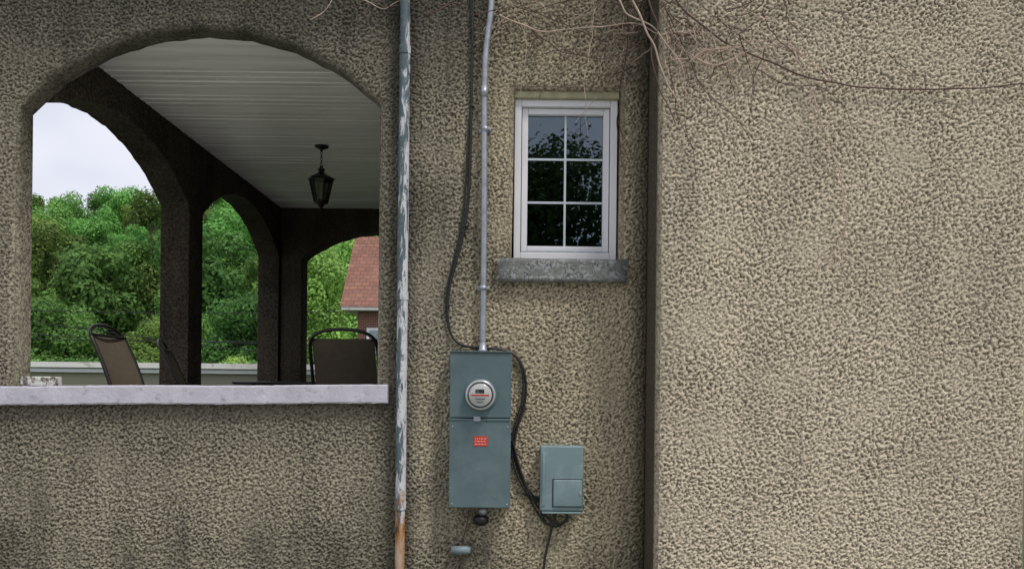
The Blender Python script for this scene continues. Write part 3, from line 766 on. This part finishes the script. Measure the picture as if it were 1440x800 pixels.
# ---------------------------------------------------------------- neighbour garage
ga=empty('neighbor_garage')
gy=9.6; gd=gy+CD
zt_=EYE+0.0235*gd
gx0_,gx1_=-0.80*gd,-0.235*gd
box('siding_wall',gx0_+.2,gx1_-.2,gy+.15,gy+5,-.1,zt_-0.1,M_siding,ga)
box('white_fascia',gx0_,gx1_,gy,gy+0.03,zt_-0.10,zt_,M_trim,ga)
mesh_obj('low_slope_roof',[(gx0_,gy+.031,zt_+.002),(gx1_,gy+.031,zt_+.002),(gx1_,gy+5.2,zt_+.10),(gx0_,gy+5.2,zt_+.10)],[(0,1,2,3)],simple('white_metal_roof',(0.6,0.6,0.58),0.5,var=0.2,vs=2,dirt=(0.15,0.15,0.14),dscale=1.2,dpos=(0.5,0.6)),ga)
box('gutter_line',gx0_,gx1_,gy+.04,gy+.14,zt_-0.19,zt_-.12,M_white,ga)

nh=empty('brick_house')
hy=30.0; hd=hy+CD
e0=P(480,431,hy); t0=P(499,332,hy+3.5); w0=P(503,440,hy+.5)
zE=e0.z; zR=t0.z
X0=e0.x; X1=X0+11
box('brick_walls',w0.x,X1-.5,hy+.5,hy+9,-.2,zE-.12,M_brick,nh)
box('soffit_fascia',X0,X1,hy,hy+9.5,zE-.14,zE,M_trim,nh)
v=[(X0-.05,hy-.05,zE+.003),(X1,hy-.05,zE+.003),(X1,hy+9.55,zE+.003),(X0-.05,hy+9.55,zE+.003),(t0.x,hy+3.6,zR),(X1-1,hy+3.6,zR)]
mesh_obj('shingle_roof',v,[(0,1,5,4),(1,2,5),(2,3,4,5),(3,0,4)],M_shingle,nh)
wa=P(516,461,hy+.5); wb=P(545,520,hy+.5)
box('window_casing',wa.x,wb.x,hy+.43,hy+.52,wb.z,wa.z,M_white,nh)
box('window_pane',wa.x+.12,wb.x-.12,hy+.42,hy+.44,wb.z+.1,wa.z-.12,M_glass,nh)

wires=empty('utility_wires')
for i,(za,zb) in enumerate(((P(40,437,20).z,P(360,447,20).z),(P(40,470,20).z,P(360,489,20).z),(P(40,476,20).z,P(360,486,20).z),(P(100,452,20).z,P(360,500,20).z))):
    xa,xb=P(40,0,20).x,P(360,0,20).x
    sl=(zb-za)/(xb-xa); pts=[]
    for k_ in range(9):
        x=-34+ k_*4.6; pts.append((x,20+0.2*i,za+sl*(x-xa)+0.006*(x+16)**2*0.4))
    tube('wire_%d'%(i+1),pts,0.014,M_cable,wires,res=1)
for j,xp in enumerate((-34.0,2.8)):
    e=empty('utility_pole' if j==0 else 'utility_pole.001')
    tube('pole_shaft',[(xp,20.3,-.3),(xp,20.3,8)],0.14,M_bark,e,nurbs=False,taper=0.7)
    box('crossarm',xp-.06,xp+.06,19.5,21.1,7.2,7.32,M_bark,e)

# ---------------------------------------------------------------- sky, sun, camera
w=bpy.data.worlds.new('World'); scene.world=w; w.use_nodes=True
nt=w.node_tree; nt.nodes.clear()
sky=nt.nodes.new('ShaderNodeTexSky'); sky.sky_type='NISHITA'; sky.sun_disc=False
el=math.radians(60); az=math.radians(135)
sky.sun_elevation=el; sky.sun_rotation=az; sky.dust_density=3.0; sky.air_density=1.0; sky.ozone_density=1.0
bg=nt.nodes.new('ShaderNodeBackground'); bg.inputs[1].default_value=0.13
wo=nt.nodes.new('ShaderNodeOutputWorld')
tc=nt.nodes.new('ShaderNodeTexCoord')
cn=noise(nt,tc.outputs['Generated'],2.2,4,0.6,0.3)
cr=ramp(nt,[(0.38,0.60),(0.62,0.95)],cn)
cl=mixc(nt,cr.outputs[0],sky.outputs[0],(7.4,7.4,8.1))
nt.links.new(cl,bg.inputs[0]); nt.links.new(bg.outputs[0],wo.inputs[0])
sl=bpy.data.lights.new('sun','SUN'); sl.energy=2.1; sl.angle=math.radians(8); sl.color=(1,0.97,0.91)
so_=link(bpy.data.objects.new('sun',sl))
dirv=Vector((math.sin(az)*math.cos(el),math.cos(az)*math.cos(el),math.sin(el)))
so_.rotation_euler=dirv.to_track_quat('Z','Y').to_euler()
cam=bpy.data.cameras.new('camera'); co=link(bpy.data.objects.new('camera',cam))
co.location=(0,-CD,EYE); co.rotation_euler=(math.radians(90),-RA,0)
cam.sensor_width=36; cam.lens=36*F/1440; cam.shift_x=4/1440; cam.shift_y=140/1440
cam.clip_end=4000; cam.clip_start=0.05
scene.camera=co
scene.view_settings.view_transform='Standard'; scene.view_settings.look='None'; scene.view_settings.exposure=0
